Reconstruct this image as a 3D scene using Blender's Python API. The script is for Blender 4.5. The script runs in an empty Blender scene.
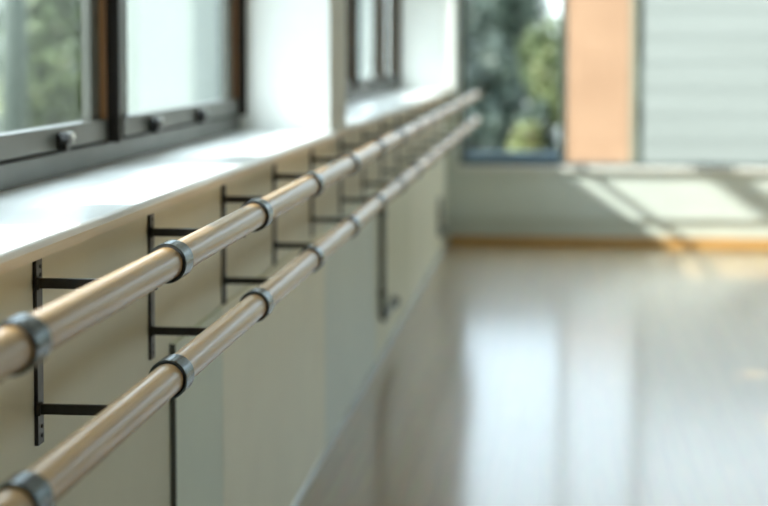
import bpy, bmesh, math, random
from mathutils import Vector, Matrix
random.seed(11)
S = bpy.context.scene
C = S.collection
PI = math.pi

# ------------------------------------------------------------------ helpers
def tag(o, label=None, cat=None, group=None, kind=None):
    if label: o['label'] = label
    if cat: o['category'] = cat
    if group: o['group'] = group
    if kind: o['kind'] = kind
    return o

def link(name, bm, mat, parent=None, smooth=False, bevel=0, loc=None):
    me = bpy.data.meshes.new(name)
    bmesh.ops.recalc_face_normals(bm, faces=bm.faces)
    bm.to_mesh(me); bm.free()
    if smooth:
        me.polygons.foreach_set('use_smooth', [True] * len(me.polygons))
    for m in (mat if isinstance(mat, (list, tuple)) else [mat]):
        me.materials.append(m)
    o = bpy.data.objects.new(name, me)
    C.objects.link(o)
    if loc: o.location = loc
    if parent: o.parent = parent
    if bevel:
        b = o.modifiers.new('bevel', 'BEVEL'); b.width = bevel; b.segments = 2; b.limit_method = 'ANGLE'
    return o

def box(bm, x0, x1, y0, y1, z0, z1, mi=0):
    vs = [bm.verts.new((x, y, z)) for x in (x0, x1) for y in (y0, y1) for z in (z0, z1)]
    for f in ((0,1,3,2),(4,6,7,5),(0,4,5,1),(2,3,7,6),(0,2,6,4),(1,5,7,3)):
        fc = bm.faces.new([vs[i] for i in f]); fc.material_index = mi
    return vs

def B(*boxes):
    bm = bmesh.new()
    for b in boxes: box(bm, *b)
    return bm

def frame_of(d):
    d = d.normalized()
    a = Vector((0,0,1)) if abs(d.z) < .9 else Vector((1,0,0))
    u = d.cross(a).normalized(); v = d.cross(u).normalized()
    return u, v

def tube(bm, pts, r, n=24, cap=True, radii=None, phase=0):
    pts = [Vector(p) for p in pts]
    rings = []
    for i, p in enumerate(pts):
        d = (pts[min(i+1, len(pts)-1)] - pts[max(i-1, 0)])
        u, v = frame_of(d)
        rr = radii[i] if radii else r
        rings.append([bm.verts.new(p + (u*math.cos(2*PI*k/n+phase) + v*math.sin(2*PI*k/n+phase))*rr) for k in range(n)])
    for a, b in zip(rings, rings[1:]):
        for k in range(n):
            bm.faces.new([a[k], a[(k+1)%n], b[(k+1)%n], b[k]])
    if cap:
        bm.faces.new(rings[0]); bm.faces.new(rings[-1][::-1])

def ring_y(bm, cx, cz, y0, y1, r0, r1, n=48, a0=0, a1=2*PI):
    """hollow ring round an axis along y, open between a1 and a0 when not closed"""
    closed = abs(a1 - a0 - 2*PI) < 1e-6
    m = n if closed else n + 1
    prof = [(r0, y0), (r1, y0), (r1, y1), (r0, y1)]
    cols = []
    for k in range(m):
        t = a0 + (a1-a0)*k/n
        cols.append([bm.verts.new((cx + r*math.cos(t), y, cz + r*math.sin(t))) for r, y in prof])
    for k in range(n):
        a, b = cols[k], cols[(k+1) % m]
        for j in range(4):
            bm.faces.new([a[j], b[j], b[(j+1)%4], a[(j+1)%4]])
    if not closed:
        bm.faces.new(cols[0]); bm.faces.new(cols[-1][::-1])

def empty(name, loc):
    o = bpy.data.objects.new(name, None); C.objects.link(o); o.location = loc
    o.empty_display_size = .1
    return o

def copy_tree(o, parent=None):
    c = o.copy(); C.objects.link(c); c.parent = parent
    for ch in list(o.children): copy_tree(ch, c)
    return c

# ------------------------------------------------------------------ materials
def mat(name, col, rough=.5, metal=0, coat=0, coat_r=.1, spec=.5):
    m = bpy.data.materials.new(name); m.use_nodes = True
    p = m.node_tree.nodes['Principled BSDF']
    p.inputs['Base Color'].default_value = (*col, 1)
    p.inputs['Roughness'].default_value = rough
    p.inputs['Metallic'].default_value = metal
    p.inputs['Coat Weight'].default_value = coat
    p.inputs['Coat Roughness'].default_value = coat_r
    p.inputs['Specular IOR Level'].default_value = spec
    return m

def noisy(m, c1, c2, scale=(1,1,1), nscale=5, detail=6, bump=0, lo=.3, hi=.7, bscale=None, bdist=.01):
    nt = m.node_tree; N = nt.nodes; L = nt.links; p = N['Principled BSDF']
    tc = N.new('ShaderNodeTexCoord'); mp = N.new('ShaderNodeMapping'); mp.inputs['Scale'].default_value = scale
    nz = N.new('ShaderNodeTexNoise'); nz.inputs['Scale'].default_value = nscale; nz.inputs['Detail'].default_value = detail
    cr = N.new('ShaderNodeValToRGB')
    cr.color_ramp.elements[0].position = lo; cr.color_ramp.elements[0].color = (*c1, 1)
    cr.color_ramp.elements[1].position = hi; cr.color_ramp.elements[1].color = (*c2, 1)
    L.new(tc.outputs['Object'], mp.inputs['Vector']); L.new(mp.outputs['Vector'], nz.inputs['Vector'])
    L.new(nz.outputs['Fac'], cr.inputs['Fac']); L.new(cr.outputs['Color'], p.inputs['Base Color'])
    if bump:
        b = N.new('ShaderNodeBump'); b.inputs['Strength'].default_value = bump; b.inputs['Distance'].default_value = bdist
        L.new(nz.outputs['Fac'], b.inputs['Height']); L.new(b.outputs['Normal'], p.inputs['Normal'])
    return m

def paint(name, c, rough=.5, var=.04, **k):
    return noisy(mat(name, c, rough, **k), tuple(max(0, x*(1-var)) for x in c), tuple(min(1, x*(1+var)) for x in c), nscale=3)

M = {}
M['wall'] = paint('cream wall paint', (.67, .65, .515), .55)
M['white_wall'] = paint('white wall paint', (.80, .81, .77), .6)
M['pillar'] = paint('pillar paint', (.62, .60, .50), .6)
M['reveal'] = paint('white reveal paint', (.88, .90, .87), .5)
M['sill'] = paint('white gloss sill paint', (.82, .84, .82), .28)
M['nosing'] = noisy(mat('birch nosing', (.6,.5,.36), .35), (.60,.52,.38), (.68,.60,.46), scale=(30,1,30), nscale=4)
M['ceiling'] = paint('ceiling paint', (.82, .82, .80), .8)
M['panel_cream'] = paint('cream board', (.76, .73, .56), .45)
M['panel_green'] = paint('pale green board', (.60, .65, .52), .45)
M['panel_grey'] = paint('grey green board', (.62, .67, .58), .45)
M['panel_olive'] = paint('olive cream board', (.68, .66, .48), .45)
M['panel_edge'] = mat('dark board edging', (.09, .10, .085), .6)
M['black_steel'] = noisy(mat('black painted steel', (.012,.012,.011), .45), (.009,.009,.009), (.02,.019,.017), nscale=60)
M['upright_steel'] = noisy(mat('worn dark steel', (.05,.047,.042), .42, .3), (.035,.033,.03), (.085,.078,.068), nscale=40)
M['clamp_steel'] = noisy(mat('blued steel', (.12,.135,.14), .24, .9), (.05,.065,.07), (.15,.19,.215), nscale=25)
M['liner'] = mat('black rubber', (.01,.01,.011), .7)
M['zinc'] = mat('zinc screw', (.35,.34,.30), .35, .9)
M['skirt'] = mat('pale gloss skirting', (.55, .58, .57), .25)
M['oak'] = noisy(mat('oak strip', (.55,.31,.10), .3), (.46,.25,.08), (.62,.37,.13), scale=(1,20,20), nscale=3)
M['alu'] = noisy(mat('grey aluminium frame', (.30,.31,.28), .4, .35), (.075,.078,.065), (.10,.102,.088), nscale=8)
M['alu_dark'] = mat('dark frame channel', (.010,.008,.006), .8, spec=.2)
M['dark_frame'] = mat('dark green grey frame', (.10,.13,.12), .45)
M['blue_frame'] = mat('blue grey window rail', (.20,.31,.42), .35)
M['timber'] = noisy(mat('varnished timber bead', (.36,.19,.07), .4), (.19,.09,.035), (.27,.135,.05), scale=(20,20,1), nscale=3)
M['handle'] = mat('black window catch', (.014,.013,.012), .4)
M['arm_metal'] = mat('bright stay metal', (.62,.62,.58), .3, .8)
M['pipe'] = mat('dark grey pipe paint', (.07,.08,.07), .5)
M['bark'] = noisy(mat('bark', (.12,.10,.07), .9), (.07,.06,.045), (.17,.14,.10), scale=(1,1,.2), nscale=12, bump=.5)
M['paving'] = noisy(mat('grey paving', (.35,.35,.32), .85), (.13,.135,.12), (.19,.19,.17), nscale=1.5)
M['roof'] = mat('roof felt', (.2,.2,.2), .8)

def leafmat(name, a, b):
    m = noisy(mat(name, a, .55), a, b, nscale=1.1, detail=3, lo=.35, hi=.65)
    p = m.node_tree.nodes['Principled BSDF']
    p.inputs['Transmission Weight'].default_value = 0
    return m
M['leaf_dark'] = leafmat('dark evergreen leaves', (.018,.032,.024), (.045,.068,.045))
M['leaf_mid'] = leafmat('mid green leaves', (.035,.055,.016), (.075,.10,.026))
M['leaf_lime'] = leafmat('yellow green leaves', (.065,.085,.018), (.12,.135,.03))
M['leaf_pale'] = leafmat('pale sage leaves', (.06,.09,.062), (.10,.13,.078))

# barre wood
def wood_barre():
    m = mat('ash barre wood', (.6,.45,.3), .5, coat=.8, coat_r=.19)
    noisy(m, (.37,.215,.08), (.49,.30,.12), scale=(60, 1.2, 60), nscale=1.6, detail=8, bump=.05, bdist=.002)
    return m
M['barre'] = wood_barre()

# floor: strips running along the room with a clear lacquer
def floor_mat():
    m = mat('lacquered strip floor', (.4,.28,.15), .5, coat=.85, coat_r=.165)
    nt = m.node_tree; N = nt.nodes; L = nt.links; p = N['Principled BSDF']
    tc = N.new('ShaderNodeTexCoord'); mp = N.new('ShaderNodeMapping')
    mp.inputs['Rotation'].default_value = (0,0,PI/2)
    L.new(tc.outputs['Object'], mp.inputs['Vector'])
    br = N.new('ShaderNodeTexBrick'); L.new(mp.outputs['Vector'], br.inputs['Vector'])
    br.inputs['Scale'].default_value = 1; br.inputs['Brick Width'].default_value = 1.3
    br.inputs['Row Height'].default_value = .085; br.inputs['Mortar Size'].default_value = .0012
    br.inputs['Color1'].default_value = (.40,.26,.11,1); br.inputs['Color2'].default_value = (.36,.23,.095,1)
    br.inputs['Mortar'].default_value = (.20,.13,.07,1)
    nz = N.new('ShaderNodeTexNoise'); nz.inputs['Scale'].default_value = 4; nz.inputs['Detail'].default_value = 8
    mp2 = N.new('ShaderNodeMapping'); mp2.inputs['Scale'].default_value = (14, .8, 1)
    L.new(tc.outputs['Object'], mp2.inputs['Vector']); L.new(mp2.outputs['Vector'], nz.inputs['Vector'])
    mx = N.new('ShaderNodeMix'); mx.data_type = 'RGBA'; mx.blend_type = 'MULTIPLY'; mx.inputs[0].default_value = .5
    L.new(br.outputs['Color'], mx.inputs[6]); L.new(nz.outputs['Color'], mx.inputs[7])
    L.new(mx.outputs[2], p.inputs['Base Color'])
    return m
M['floor'] = floor_mat()

def glass():
    m = bpy.data.materials.new('clear window glass'); m.use_nodes = True
    nt = m.node_tree; N = nt.nodes; L = nt.links
    N.remove(N['Principled BSDF']); out = N['Material Output']
    t = N.new('ShaderNodeBsdfTransparent'); t.inputs['Color'].default_value = (.94,.96,.955,1)
    g = N.new('ShaderNodeBsdfGlossy'); g.inputs['Roughness'].default_value = .02
    lw = N.new('ShaderNodeLayerWeight')
    pw = N.new('ShaderNodeMath'); pw.operation = 'POWER'; pw.inputs[1].default_value = 5
    L.new(lw.outputs['Facing'], pw.inputs[0])
    fr = N.new('ShaderNodeMath'); fr.operation = 'MULTIPLY_ADD'; fr.inputs[1].default_value = .45; fr.inputs[2].default_value = .03
    L.new(pw.outputs[0], fr.inputs[0])
    mx = N.new('ShaderNodeMixShader')
    L.new(fr.outputs[0], mx.inputs[0]); L.new(t.outputs[0], mx.inputs[1]); L.new(g.outputs[0], mx.inputs[2])
    L.new(mx.outputs[0], out.inputs['Surface'])
    return m
M['glass'] = glass()

def boards():
    m = mat('white weatherboard', (.7,.74,.69), .6)
    noisy(m, (.172,.178,.160), (.184,.19,.172), scale=(.4,1,3), nscale=1.4, detail=3)
    return m
M['boards'] = boards()
M['render_white'] = paint('white building render', (.25,.28,.255), .7, .03)
M['terracotta'] = noisy(mat('terracotta render', (.72,.42,.22), .75), (.25,.135,.072), (.31,.175,.098), nscale=1.6, detail=3)
M['cream_trim'] = mat('cream corner trim', (.27,.24,.16), .6)

# ------------------------------------------------------------------ key numbers (metres; camera over x=.815)
YB = 12.3      # far wall
XR = 6.4       # right wall
YN = -2.6      # wall behind the camera
ZC = 3.0
SILL = 1.113
XG = -.325     # plane of the left windows
T = .372        # outer face of the left wall
PX0, PX1 = 6.1, 6.55      # pillar between the two left bays
BAYS = [(1.3, PX0), (PX1, 12.0)]
HEAD = 2.6

# ------------------------------------------------------------------ shell
def struct(name, bm, m, **k):
    o = link(name, bm, m, **k); o['kind'] = 'structure'; return o

struct('floor', B((-T, XR+.2, YN-.2, YB+.2, -.12, 0)), M['floor'])
struct('ceiling', B((-T, XR+.2, YN-.2, YB+.2, ZC, ZC+.15)), M['ceiling'])
# left wall: one body with the two window bays left out (cream below the sill, white above)
bm = bmesh.new()
box(bm, -T, 0, YN, YB, 0, SILL-.029, 0)
box(bm, -T, 0, YN, BAYS[0][0], SILL-.029, ZC, 1)
box(bm, -T, 0, PX0, PX1, SILL-.029, ZC, 1)
box(bm, -T, 0, BAYS[1][1], YB, SILL-.029, ZC, 1)
box(bm, -T, 0, BAYS[0][0], PX0, HEAD, ZC, 1)
box(bm, -T, 0, PX1, BAYS[1][1], HEAD, ZC, 1)
for f in bm.faces:
    c = f.calc_center_median()
    if abs(c.x) < 1e-4 and f.material_index == 1: f.material_index = 2
struct('wall_left', bm, [M['wall'], M['reveal'], M['pillar']])
# corner pier standing a little proud of the left wall
struct('trim_1', B((0, .07, 12.0, YB, SILL, ZC)), M['reveal'])
# far wall with the wide low window
FX0, FX1, FZ0, FZ1 = .095, 5.9, .566, 2.55
bm = bmesh.new()
box(bm, -T, XR, YB, YB+.3, .19, FZ0, 0)
box(bm, -T, XR, YB+.02, YB+.3, 0, .19, 1)
box(bm, -T, FX0, YB, YB+.3, FZ0, ZC, 0)
box(bm, FX1, XR, YB, YB+.3, FZ0, ZC, 0)
box(bm, FX0, FX1, YB, YB+.3, FZ1, ZC, 0)
M['far_wall'] = paint('far wall paint', (.68,.75,.71), .5)
M['far_plinth'] = paint('far plinth paint', (.60,.65,.59), .5)
struct('wall_back', bm, [M['far_wall'], M['far_plinth']])
struct('trim_2', B((FX0, FX1, YB-.03, YB+.1, FZ0-.035, FZ0)), M['white_wall'], bevel=.004)
struct('baseboard_back', B((0.03, XR, YB-.005, YB+.02, 0, .06)), M['oak'])
# right wall with three tall windows, wall behind
bm = bmesh.new()
RW = [(-1.5, 2.0), (3.4, 7.4)]
box(bm, XR, XR+.3, YN, YB+.3, 0, 1.0)
box(bm, XR, XR+.3, YN, YB+.3, 2.6, ZC)
ys = [YN] + [v for w in RW for v in w] + [YB+.3]
for a, b in zip(ys[0::2], ys[1::2]): box(bm, XR, XR+.3, a, b, 1.0, 2.6)
struct('wall_right', bm, M['white_wall'])
struct('wall_front', B((-T, XR+.3, YN-.2, YN, 0, ZC)), M['white_wall'])
# baseboard on the left: a small rounded bead
bm = bmesh.new(); tube(bm, [(.011, YN, .011), (.011, YB-.01, .011)], .013, 12)
struct('baseboard_left', bm, M['skirt'], smooth=True)

# window sills of the left wall: painted board with a birch nosing
bm = bmesh.new()
NX = .025
def sill(y0, y1, bm):
    # section in x,z with a rounded nose
    sec = [(XG-.03, SILL-.029), (XG-.03, SILL)] + [(NX-.013+.013*math.sin(t*PI/12), SILL-.013+.013*math.cos(t*PI/12)) for t in range(7)] + [(NX, SILL-.029)]
    a = [bm.verts.new((x, y0, z)) for x, z in sec]; b = [bm.verts.new((x, y1, z)) for x, z in sec]
    n = len(sec)
    for k in range(n):
        f = bm.faces.new([a[k], a[(k+1)%n], b[(k+1)%n], b[k]])
        f.smooth = 1 < k < 8
    bm.faces.new(a); bm.faces.new(b[::-1])
sill(BAYS[0][0], PX0, bm)
box(bm, 0, NX, PX0, PX1, SILL-.029, SILL-.001, 0)
sill(PX1, 12.0, bm)
box(bm, 0, NX, 12.0, YB, SILL-.029, SILL-.001, 0)
for f in bm.faces:
    if abs(f.calc_center_median().x - NX) < 1e-3 and f.calc_center_median().z < SILL-.014: f.material_index = 1
struct('trim_3', bm, [M['sill'], M['nosing']])

# ------------------------------------------------------------------ left windows
def left_window(name, y0, y1, mullions, catches):
    w = empty(name, (XG, y0, SILL)); w['kind'] = 'structure'
    w.location = (0,0,0)
    x0, x1 = XG-.045, XG      # frame depth
    zt = HEAD
    # outer frame: foot rail, head, jambs, transom
    bm = B((x0, x1, y0, y1, SILL, 1.168), (x0, x1, y0, y1, zt-.06, zt),
           (x0, x1, y0, y0+.05, 1.168, zt-.06), (x0, x1, y1-.03, y1, 1.168, zt-.06))
    link('window_frame', bm, M['alu'], w, bevel=.003)
    link('transom', B((x0-.03, x1+.03, y0+.05, y1-.03, 2.08, 2.20)), M['alu'], w, bevel=.003)
    edges = [y0+.05] + list(mullions) + [y1-.03]
    for k, my in enumerate(mullions):
        for (z0, z1) in ((1.168, 2.08), (2.20, zt-.06)):
            link('mullion', B((x0, x1, my, my+.13, z0, z1)), M['alu'], w, bevel=.003)
    segs = []
    s = y0+.05
    for my in mullions: segs.append((s, my)); s = my+.13
    segs.append((s, y1-.03))
    for k, (a, b) in enumerate(segs):
        # at the far end of each light: dark channel standing proud, timber bead inside it
        for (z0, z1) in ((1.168, 2.08), (2.20, zt-.06)):
            link('frame_channel', B((x0-.012, x1+.030, b-.014, b-.001, z0+.001, z1-.001)), M['alu_dark'], w)
            link('timber_bead', B((x0+.022, x1+.001, b-.026, b-.013, z0+.03, z1-.001)), M['timber'], w)
        c, d = a+.004, b-.028
        # opening sash: rails, stiles
        xs0, xs1 = x0+.006, x1-.006
        bm = B((xs0, xs1+.012, c, d, 1.176, 1.228), (xs0, xs1, c, d, 2.04, 2.075),
               (xs0, xs1-.008, c, c+.12, 1.228, 2.04), (xs0, xs1-.008, d-.075, d, 1.228, 2.04))
        sh = link('sash', bm, M['alu'], w, bevel=.003)
        link('pane', B((x0+.02, x0+.024, c+.12, d-.075, 1.228, 2.04)), M['glass'], sh)
        link('pane', B((x0+.02, x0+.024, a, b-.028, 2.20, zt-.06)), M['glass'], w)
    link('weather_strip', B((x0+.004, x1-.002, y0+.05, y1-.03, 1.1682, 1.1758)), M['alu_dark'], w)
    for cy in catches:
        bm = bmesh.new()
        box(bm, XG+.006, XG+.03, cy-.016, cy+.016, 1.172, 1.214)
        box(bm, XG+.016, XG+.038, cy-.03, cy+.008, 1.188, 1.206)
        h = link('catch', bm, M['handle'], w, bevel=.004)
        bm = B((XG+.008, XG+.016, cy+.017, cy+.10, 1.196, 1.208), (XG+.007, XG+.024, cy+.045, cy+.06, 1.186, 1.213))
        link('stay_arm', bm, M['arm_metal'], h, bevel=.002)
    return w
left_window('window_1', BAYS[0][0], PX0, [2.84, 4.31], [3.86, 4.74, 5.36])
left_window('window_2', BAYS[1][0], BAYS[1][1], [7.95, 9.45, 10.97], [7.3, 8.8, 10.3, 11.5])

# ------------------------------------------------------------------ far window
w = empty('window_3', (0,0,0)); w['kind'] = 'structure'
y0, y1 = YB+.10, YB+.16
bm = B((FX0, FX1, y0, y1, FZ0, FZ0+.022), (FX0, FX1, y0, y1, FZ1-.05, FZ1),
       (FX0, FX0+.045, y0, y1, FZ0+.022, FZ1-.05), (FX1-.045, FX1, y0, y1, FZ0+.022, FZ1-.05))
link('window_frame', bm, M['dark_frame'], w)
fm = [.845, 1.385, 2.95, 4.45]
ww = [.05, .05, .06, .06]
mm = [mat('pale grey mullion', (.30,.32,.29), .5), M['dark_frame'], M['dark_frame'], M['dark_frame']]
for x, wd, m_ in zip(fm, ww, mm):
    link('mullion', B((x-wd/2, x+wd/2, y0-.01, y1, FZ0+.022, FZ1-.05)), m_, w)
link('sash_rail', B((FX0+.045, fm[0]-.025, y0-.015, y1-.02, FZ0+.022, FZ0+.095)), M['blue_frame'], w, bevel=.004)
xs = [FX0+.045] + fm + [FX1-.045]
for k in range(5):
    a = xs[k] + (ww[k-1]/2 if k else 0); b = xs[k+1] - (ww[k]/2 if k < 4 else 0)
    link('pane', B((a, b, y0+.035, y0+.041, FZ0+(.095 if k == 0 else .022), FZ1-.05)), M['glass'], w)

for k, (a, b) in enumerate(RW):
    w = empty('window_%d' % (k+4), (0,0,0)); w['kind'] = 'structure'
    link('window_frame', B((XR+.1, XR+.16, a, b, 1.0, 1.06), (XR+.1, XR+.16, a, b, 2.54, 2.6),
         (XR+.1, XR+.16, a, a+.06, 1.06, 2.54), (XR+.1, XR+.16, b-.06, b, 1.06, 2.54),
         (XR+.1, XR+.16, (a+b)/2-.03, (a+b)/2+.03, 1.06, 2.54)), M['alu'], w)
    link('pane', B((XR+.125, XR+.13, a+.06, (a+b)/2-.03, 1.06, 2.54)), M['glass'], w)
    link('pane', B((XR+.125, XR+.13, (a+b)/2+.03, b-.06, 1.06, 2.54)), M['glass'], w)

# ------------------------------------------------------------------ boards fixed to the lower left wall
PT = .784
spec = [(3.575, 4.08, 'panel_green', 'narrow pale green board low on the left wall, nearest board with the dark upright edge'),
        (4.08, 5.87, 'panel_cream', 'cream board low on the left wall, between the narrow pale green and the grey green board'),
        (5.87, 7.50, 'panel_grey', 'grey green board low on the left wall, ending at the long dark pipe'),
        (7.50, 9.30, 'panel_olive', 'olive cream board low on the left wall, just beyond the long dark pipe'),
        (9.30, 11.95, 'panel_cream', 'farthest cream board low on the left wall, reaching almost to the far corner')]
for k, (a, b, m_, lab) in enumerate(spec):
    bm = bmesh.new()
    box(bm, .0005, .013, a+.0015, b-.0015, .026, PT, 0)
    if k == 0:
        for f in bm.faces:
            if abs(f.calc_center_median().y - (a+.0015)) < 1e-4: f.material_index = 1
    o = link('wall_panel', bm, [M[m_], M['panel_edge']])
    tag(o, lab, 'wall panel', 'boards along the lower left wall')

# ------------------------------------------------------------------ pipes on the left wall
def pipe(y, z0, z1, run, lab):
    r = .0135; x = .013 + r + .004
    pts = [(x, y, z1), (x, y, z0+.05)]
    for k in range(1, 7):
        t = k/6*PI/2
        pts.append((x, y + .05*(1-math.cos(t)), z0 + .05*(1-math.sin(t))))
    pts.append((x, y+run, z0))
    e = empty('wall_pipe', (0,0,0)); tag(e, lab, 'pipe')
    bm = bmesh.new(); tube(bm, pts, r, 16); link('pipe', bm, M['pipe'], e, smooth=True)
    bm = bmesh.new(); tube(bm, [(x, y+run-.03, z0), (x, y+run+.04, z0)], .024, 16)
    link('end_cap', bm, M['pipe'], e, smooth=False)
    for z in (z0+.12, z1-.1):
        bm = bmesh.new(); box(bm, .0135, x+r+.003, y-.02, y+.02, z-.01, z+.01); link('pipe_clip', bm, M['pipe'], e)
pipe(7.62, .19, .775, .55, 'long dark grey pipe running down the left wall and bending at its foot')
pipe(11.3, .17, .42, .30, 'short blurred dark pipe stub low on the left wall near the far corner')

# ------------------------------------------------------------------ barres
BX = .22; ZU, ZL = 1.078, .899; BR = .025
def barre(z, lab):
    bm = bmesh.new()
    n = 40
    ys = [1.2 + (12.24-1.2)*k/60 for k in range(61)]
    pts = [(BX, 1.198, z)] + [(BX, y, z) for y in ys] + [(BX, 12.242, z)]
    rad = [BR-.002] + [BR]*61 + [BR-.002]
    tube(bm, pts, BR, n, radii=rad)
    o = link('barre', bm, M['barre'], smooth=True)
    return tag(o, lab, 'ballet barre', 'the two round wooden barres')
barre(ZU, 'upper round pale wood ballet barre, running just under the window sill')
barre(ZL, 'lower round pale wood ballet barre, running beneath the other one')

AZ = {ZU: 1.041, ZL: .843}
def make_bracket():
    e = empty('barre_bracket', (0, 0, 0))
    # upright with countersunk dark screws
    bm = bmesh.new()
    box(bm, .0, .0065, .004, .034, .784, 1.0838)
    up = link('upright', bm, [M['upright_steel'], M['black_steel']], e, bevel=.0008)
    for f in up.data.polygons:
        if abs(f.normal.y) > .9 and f.center.y < .009: f.material_index = 1
    for z in (1.065, 1.052, .965, .812, .797):
        bm = bmesh.new()
        tube(bm, [(-.012, .022, z), (.0078, .022, z)], .0032, 12)
        link('screw', bm, M['zinc'] if z == .965 else M['liner'], up)
    for z in (ZU, ZL):
        az = AZ[z]
        bm = bmesh.new()
        # bar on edge, let into a short foot at the wall, dropped end below the ring
        box(bm, .0065, BX+(-.022 if z == ZU else -.034), 0, .009, az-.008, az+.008)
        box(bm, .0065, .012, -.003, .013, az-.010, az+.010)
        link('arm', bm, M['black_steel'], e, bevel=.0008)
        bm = bmesh.new()
        ring_y(bm, BX, z, -.026, .026, .0282, .0308, 56)
        for f in bm.faces: f.smooth = True
        bm.normal_update()
        for ed in bm.edges: ed.smooth = ed.calc_face_angle(0) < .6
        cl = link('clamp', bm, M['clamp_steel'], e, smooth=False)
        bm = bmesh.new()
        ring_y(bm, BX, z, -.0268, .0255, .0252, .0281, 56)
        link('liner', bm, M['liner'], cl, smooth=False)
        bm = bmesh.new()
        if z == ZU: box(bm, BX-.030, BX-.022, 0, .009, az+.0081, z-.0185)
        else: box(bm, BX-.0345, BX-.0275, 0, .009, az+.0081, z-.0115)
        link('saddle', bm, M['black_steel'], cl)
    return e
order = ['nearest', 'second nearest', 'third nearest', 'fourth nearest', 'fifth nearest', 'sixth nearest', 'seventh nearest',
         'eighth nearest', 'ninth nearest', 'tenth nearest', 'fifth from the far end', 'fourth from the far end',
         'third from the far end', 'second from the far end', 'farthest']
extra = {0: 'black steel barre bracket, only its two ring clamps in view at the left edge',
         1: 'black steel barre bracket, whole upright with screw holes seen at the left',
         2: 'black steel barre bracket, just left of the dark upright board edge',
         3: 'black steel barre bracket, above the narrow pale green board'}
proto = make_bracket()
for i in range(14):
    o = proto if i == 0 else copy_tree(proto)
    o.location = (0, 1.905 + .742*i, 0)
    nm = order[i] if i < 9 else order[i+1]
    tag(o, '%s %s' % (nm, extra.get(i, 'black steel bracket clamping both barres to the left wall')), 'barre bracket',
        'black brackets carrying the barres')

# ------------------------------------------------------------------ outside
GZ = -.25
bm = bmesh.new(); 
for (a, b, c, d) in ((-60, 60, YB+.35, 90), (-60, -T-.02, -30, YB+.35), (XR+.35, 60, -30, YB+.35)):
    vs = [bm.verts.new(p) for p in ((a,c,GZ),(b,c,GZ),(b,d,GZ),(a,d,GZ))]; bm.faces.new(vs)
gr = link('ground', bm, M['paving']); gr['kind'] = 'structure'

# terracotta pier
e = empty('garden_pier', (1.2, 19.8, GZ)); e.location = (0,0,0)
tag(e, 'terracotta rendered pier outside, between the shrubs and the white boarded wall', 'pier')
link('shaft', B((.85, 1.62, 19.8, 20.4, GZ, 2.12)), M['terracotta'], e, bevel=.01)
link('coping', B((.82, 1.66, 19.75, 20.45, 2.12, 2.2)), M['cream_trim'], e, bevel=.01)
link('corner_strip', B((1.622, 1.70, 19.82, 19.9, GZ, 2.1)), M['cream_trim'], e)

# white boarded building beyond the right part of the far window
e = empty('boarded_building', (0,0,0))
tag(e, 'white weatherboarded low building outside the right part of far window', 'building')
bm = bmesh.new()
z = GZ
x0, x1 = 1.72, 9.0
k = 0
while z < 2.6:
    h = .30
    # each board leans out at its foot
    sec = [(19.8, z), (19.785, z), (19.792, z+h), (19.8, z+h)]
    a = [bm.verts.new((x0, y, zz)) for y, zz in sec]; b = [bm.verts.new((x1, y, zz)) for y, zz in sec]
    for j in range(4): bm.faces.new([a[j], a[(j+1)%4], b[(j+1)%4], b[j]])
    bm.faces.new(a); bm.faces.new(b[::-1])
    z += h
link('cladding', bm, M['boards'], e)
link('wall', B((x0, x1, 19.8, 25, GZ, 2.7)), M['render_white'], e)
link('roof', B((x0-.0, x1+.2, 19.65, 25.2, 2.7, 2.8)), M['roof'], e)

# white building outside the left windows
e = empty('rendered_building', (0,0,0))
tag(e, 'white rendered building outside, filling the second pane of left window', 'building')
link('wall', B((-12, -4.3, 23.5, 46, GZ, 3.6)), M['render_white'], e)
link('roof', B((-12.3, -4.1, 23.2, 46.3, 3.6, 3.8)), M['roof'], e)
link('downpipe', B((-4.3, -4.22, 27.5, 27.6, GZ, 3.6)), M['alu'], e)

def crown(name, parent, m, centre, rad, n, leaf, lumps=14):
    bm = bmesh.new()
    cs = []
    for _ in range(lumps):
        d = Vector((random.gauss(0,1), random.gauss(0,1), random.gauss(0,1))).normalized()*random.uniform(.2,.72)
        cs.append(Vector((d.x*rad[0], d.y*rad[1], d.z*rad[2])))
    for _ in range(n):
        c = random.choice(cs)
        d = Vector((random.gauss(0,1), random.gauss(0,1), random.gauss(0,1))).normalized()
        q = c + Vector((d.x*rad[0], d.y*rad[1], d.z*rad[2]))*random.uniform(.25,.42)
        p = Vector(centre) + q
        if p.z < GZ+.05: continue
        nrm = (d + Vector((random.uniform(-.7,.7), random.uniform(-.7,.7), random.uniform(-.2,.9)))).normalized()
        u, v = frame_of(nrm); a = random.uniform(0, 2*PI)
        u2 = u*math.cos(a)+v*math.sin(a); v2 = nrm.cross(u2)
        s = leaf*random.uniform(.6,1.3)
        bm.faces.new([bm.verts.new(p+u2*s), bm.verts.new(p+v2*s*.5+nrm*s*.12), bm.verts.new(p-u2*s), bm.verts.new(p-v2*s*.5-nrm*s*.05)])
    return link(name, bm, m, parent)

def tree(name, cat, x, y, r, h, m, lab, n=3500, leaf=.09, low=.2):
    e = empty(name, (0,0,0)); tag(e, lab, cat, 'greenery outside the windows')
    zc = GZ + low + (h-GZ-low)/2
    crown('foliage', e, m, (x, y, zc), (r, r, (h-GZ-low)/2*1.02), n, leaf)
    bm = bmesh.new()
    tube(bm, [(x, y, GZ), (x+.05, y, GZ+.5), (x-.03, y+.04, zc), (x+.05, y, h-.5)], .1, 8, radii=[.12,.10,.07,.02])
    for k in range(4):
        a = k*PI/2+.4
        tube(bm, [(x, y, zc-.4), (x+math.cos(a)*r*.6, y+math.sin(a)*r*.6, zc+.3)], .04, 6, radii=[.045,.012])
    link('trunk', bm, M['bark'], e, smooth=True)
    return e
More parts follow.
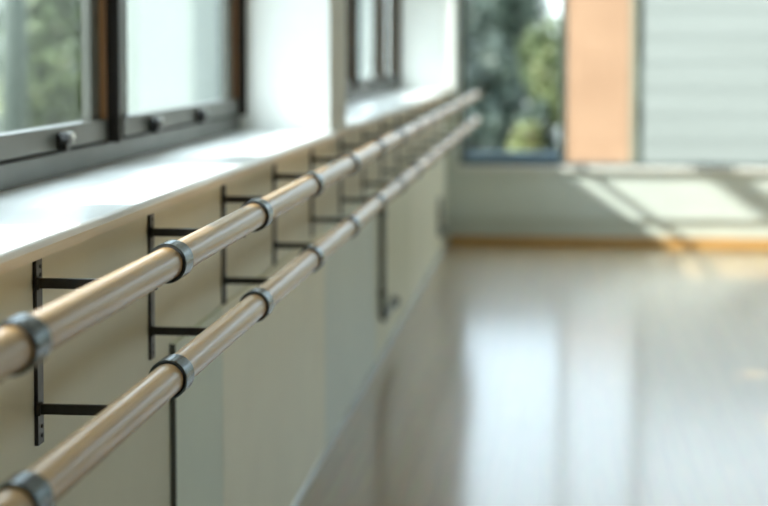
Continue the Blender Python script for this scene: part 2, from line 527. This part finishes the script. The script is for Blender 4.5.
# seen through the left part of the far window
tree('evergreen_tree', 'tree', -.9, 38, 1.5, 4.3, M['leaf_dark'], 'dark evergreen tree outside at the far left edge of far window', 5200, .14, .05)
tree('evergreen_tree', 'tree', -.55, 41, 1.05, 4.6, M['leaf_dark'], 'tallest dark evergreen outside, behind the lighter shrubs in far window', 4500, .14, .05)
tree('leafy_shrub', 'shrub', .62, 33, .62, 2.05, M['leaf_mid'], 'mid green shrub outside, just left of the terracotta pier', 3000, .10, .1)
tree('leafy_shrub', 'shrub', .40, 20.6, .25, .55, M['leaf_lime'], 'low yellow green shrub outside, in front of the low dark hedge', 1500, .05, .02)
tree('leafy_shrub', 'shrub', .58, 30, .36, 1.6, M['leaf_lime'], 'tall yellow green shrub outside, in front of the mid green one', 1600, .08, .1)
e = empty('hedge', (0,0,0)); tag(e, 'low dark hedge outside along the foot of the far window', 'hedge', 'greenery outside the windows')
for k in range(3): crown('foliage', e, M['leaf_dark'], (-.75+.62*k, 21.5, .12), (.42, .3, .62), 2600, .06)
tree('evergreen_tree', 'tree', -.25, 27, .55, 1.75, M['leaf_dark'], 'short dark evergreen outside, right behind the low dark hedge', 4200, .08, .0)
# unseen tree, added to block sun entering by the far left bay
tree('added_shade_tree', 'tree', -4.4, 7.05, 2.0, 5.8, M['leaf_pale'], 'unseen tall tree added outside the left wall to shade the farther windows', 11000, .13, 2.2)
# seen through the left windows
tree('garden_tree', 'tree', -5.1, 15.2, 1.15, 3.0, M['leaf_pale'], 'pale sage tree outside the nearest pane of left window', 6500, .08, .3)
tree('garden_tree', 'tree', -7.6, 19.5, 1.9, 3.4, M['leaf_pale'], 'wide sage tree outside, behind the nearer garden tree', 6500, .10, .3)
tree('garden_tree', 'tree', -4.5, 17.6, .80, 2.7, M['leaf_mid'], 'small yellow green tree outside beside the white building', 3000, .08, .3)
bm = bmesh.new(); tube(bm, [(-3.02, 11.8, GZ), (-3.02, 11.8, 3.2)], .09, 16)
tag(link('garden_post', bm, mat('dark green post paint', (.03,.045,.035), .7), smooth=True), 'dark upright post outside the nearest pane of left window', 'post')

# ------------------------------------------------------------------ light
W = bpy.data.worlds.new('sky'); S.world = W; W.use_nodes = True
nt = W.node_tree; N = nt.nodes; L = nt.links
bg = N['Background']; tc = N.new('ShaderNodeTexCoord'); sp = N.new('ShaderNodeSeparateXYZ')
cr = N.new('ShaderNodeValToRGB')
els = cr.color_ramp.elements
els[0].position = 0; els[0].color = (.62, .70, .68, 1)
els[1].position = 1; els[1].color = (1.15, 1.35, 1.5, 1)
e2 = els.new(.16); e2.color = (.57, .70, .82, 1)
e3 = els.new(.36); e3.color = (.80, .92, .98, 1)
dt = N.new('ShaderNodeVectorMath'); dt.operation = 'DOT_PRODUCT'; dt.inputs[1].default_value = Vector((-1, -.1, .45)).normalized()
mr = N.new('ShaderNodeMapRange'); mr.inputs['From Min'].default_value = -.6; mr.inputs['From Max'].default_value = 1
mr.inputs['To Min'].default_value = .7; mr.inputs['To Max'].default_value = 1.7
vs_ = N.new('ShaderNodeVectorMath'); vs_.operation = 'SCALE'
L.new(tc.outputs['Generated'], sp.inputs[0]); L.new(sp.outputs['Z'], cr.inputs[0])
L.new(tc.outputs['Generated'], dt.inputs[0]); L.new(dt.outputs['Value'], mr.inputs['Value'])
L.new(cr.outputs[0], vs_.inputs[0]); L.new(mr.outputs[0], vs_.inputs['Scale']); L.new(vs_.outputs[0], bg.inputs['Color'])
bg.inputs['Strength'].default_value = 2.45

sun = bpy.data.lights.new('sun', 'SUN'); sun.energy = 7.2; sun.angle = math.radians(1.6); sun.color = (1, .96, .88)
so = bpy.data.objects.new('sun', sun); C.objects.link(so)
so.rotation_euler = Vector((1, .35, -.70)).to_track_quat('-Z', 'Y').to_euler()

# ------------------------------------------------------------------ camera
F = 1700
cam = bpy.data.cameras.new('camera'); co = bpy.data.objects.new('camera', cam); C.objects.link(co)
cam.sensor_width = 36; cam.sensor_fit = 'HORIZONTAL'; cam.lens = F/768*36
pitch = math.atan(100/F); yaw = math.atan(176/F*math.cos(pitch))
co.location = (.815, .09, 1.405)
co.rotation_euler = (PI/2 - pitch, 0, yaw)
cam.shift_y = -104/768
cam.clip_start = .05
cam.dof.use_dof = True; cam.dof.focus_distance = 2.8; cam.dof.aperture_fstop = 2.7
S.camera = co

S.view_settings.view_transform = 'Standard'; S.view_settings.look = 'None'
S.view_settings.gamma = 1; S.view_settings.use_curve_mapping = False
S.view_settings.exposure = .9
S.cycles.use_denoising = True
S.cycles.max_bounces = 10; S.cycles.transparent_max_bounces = 16
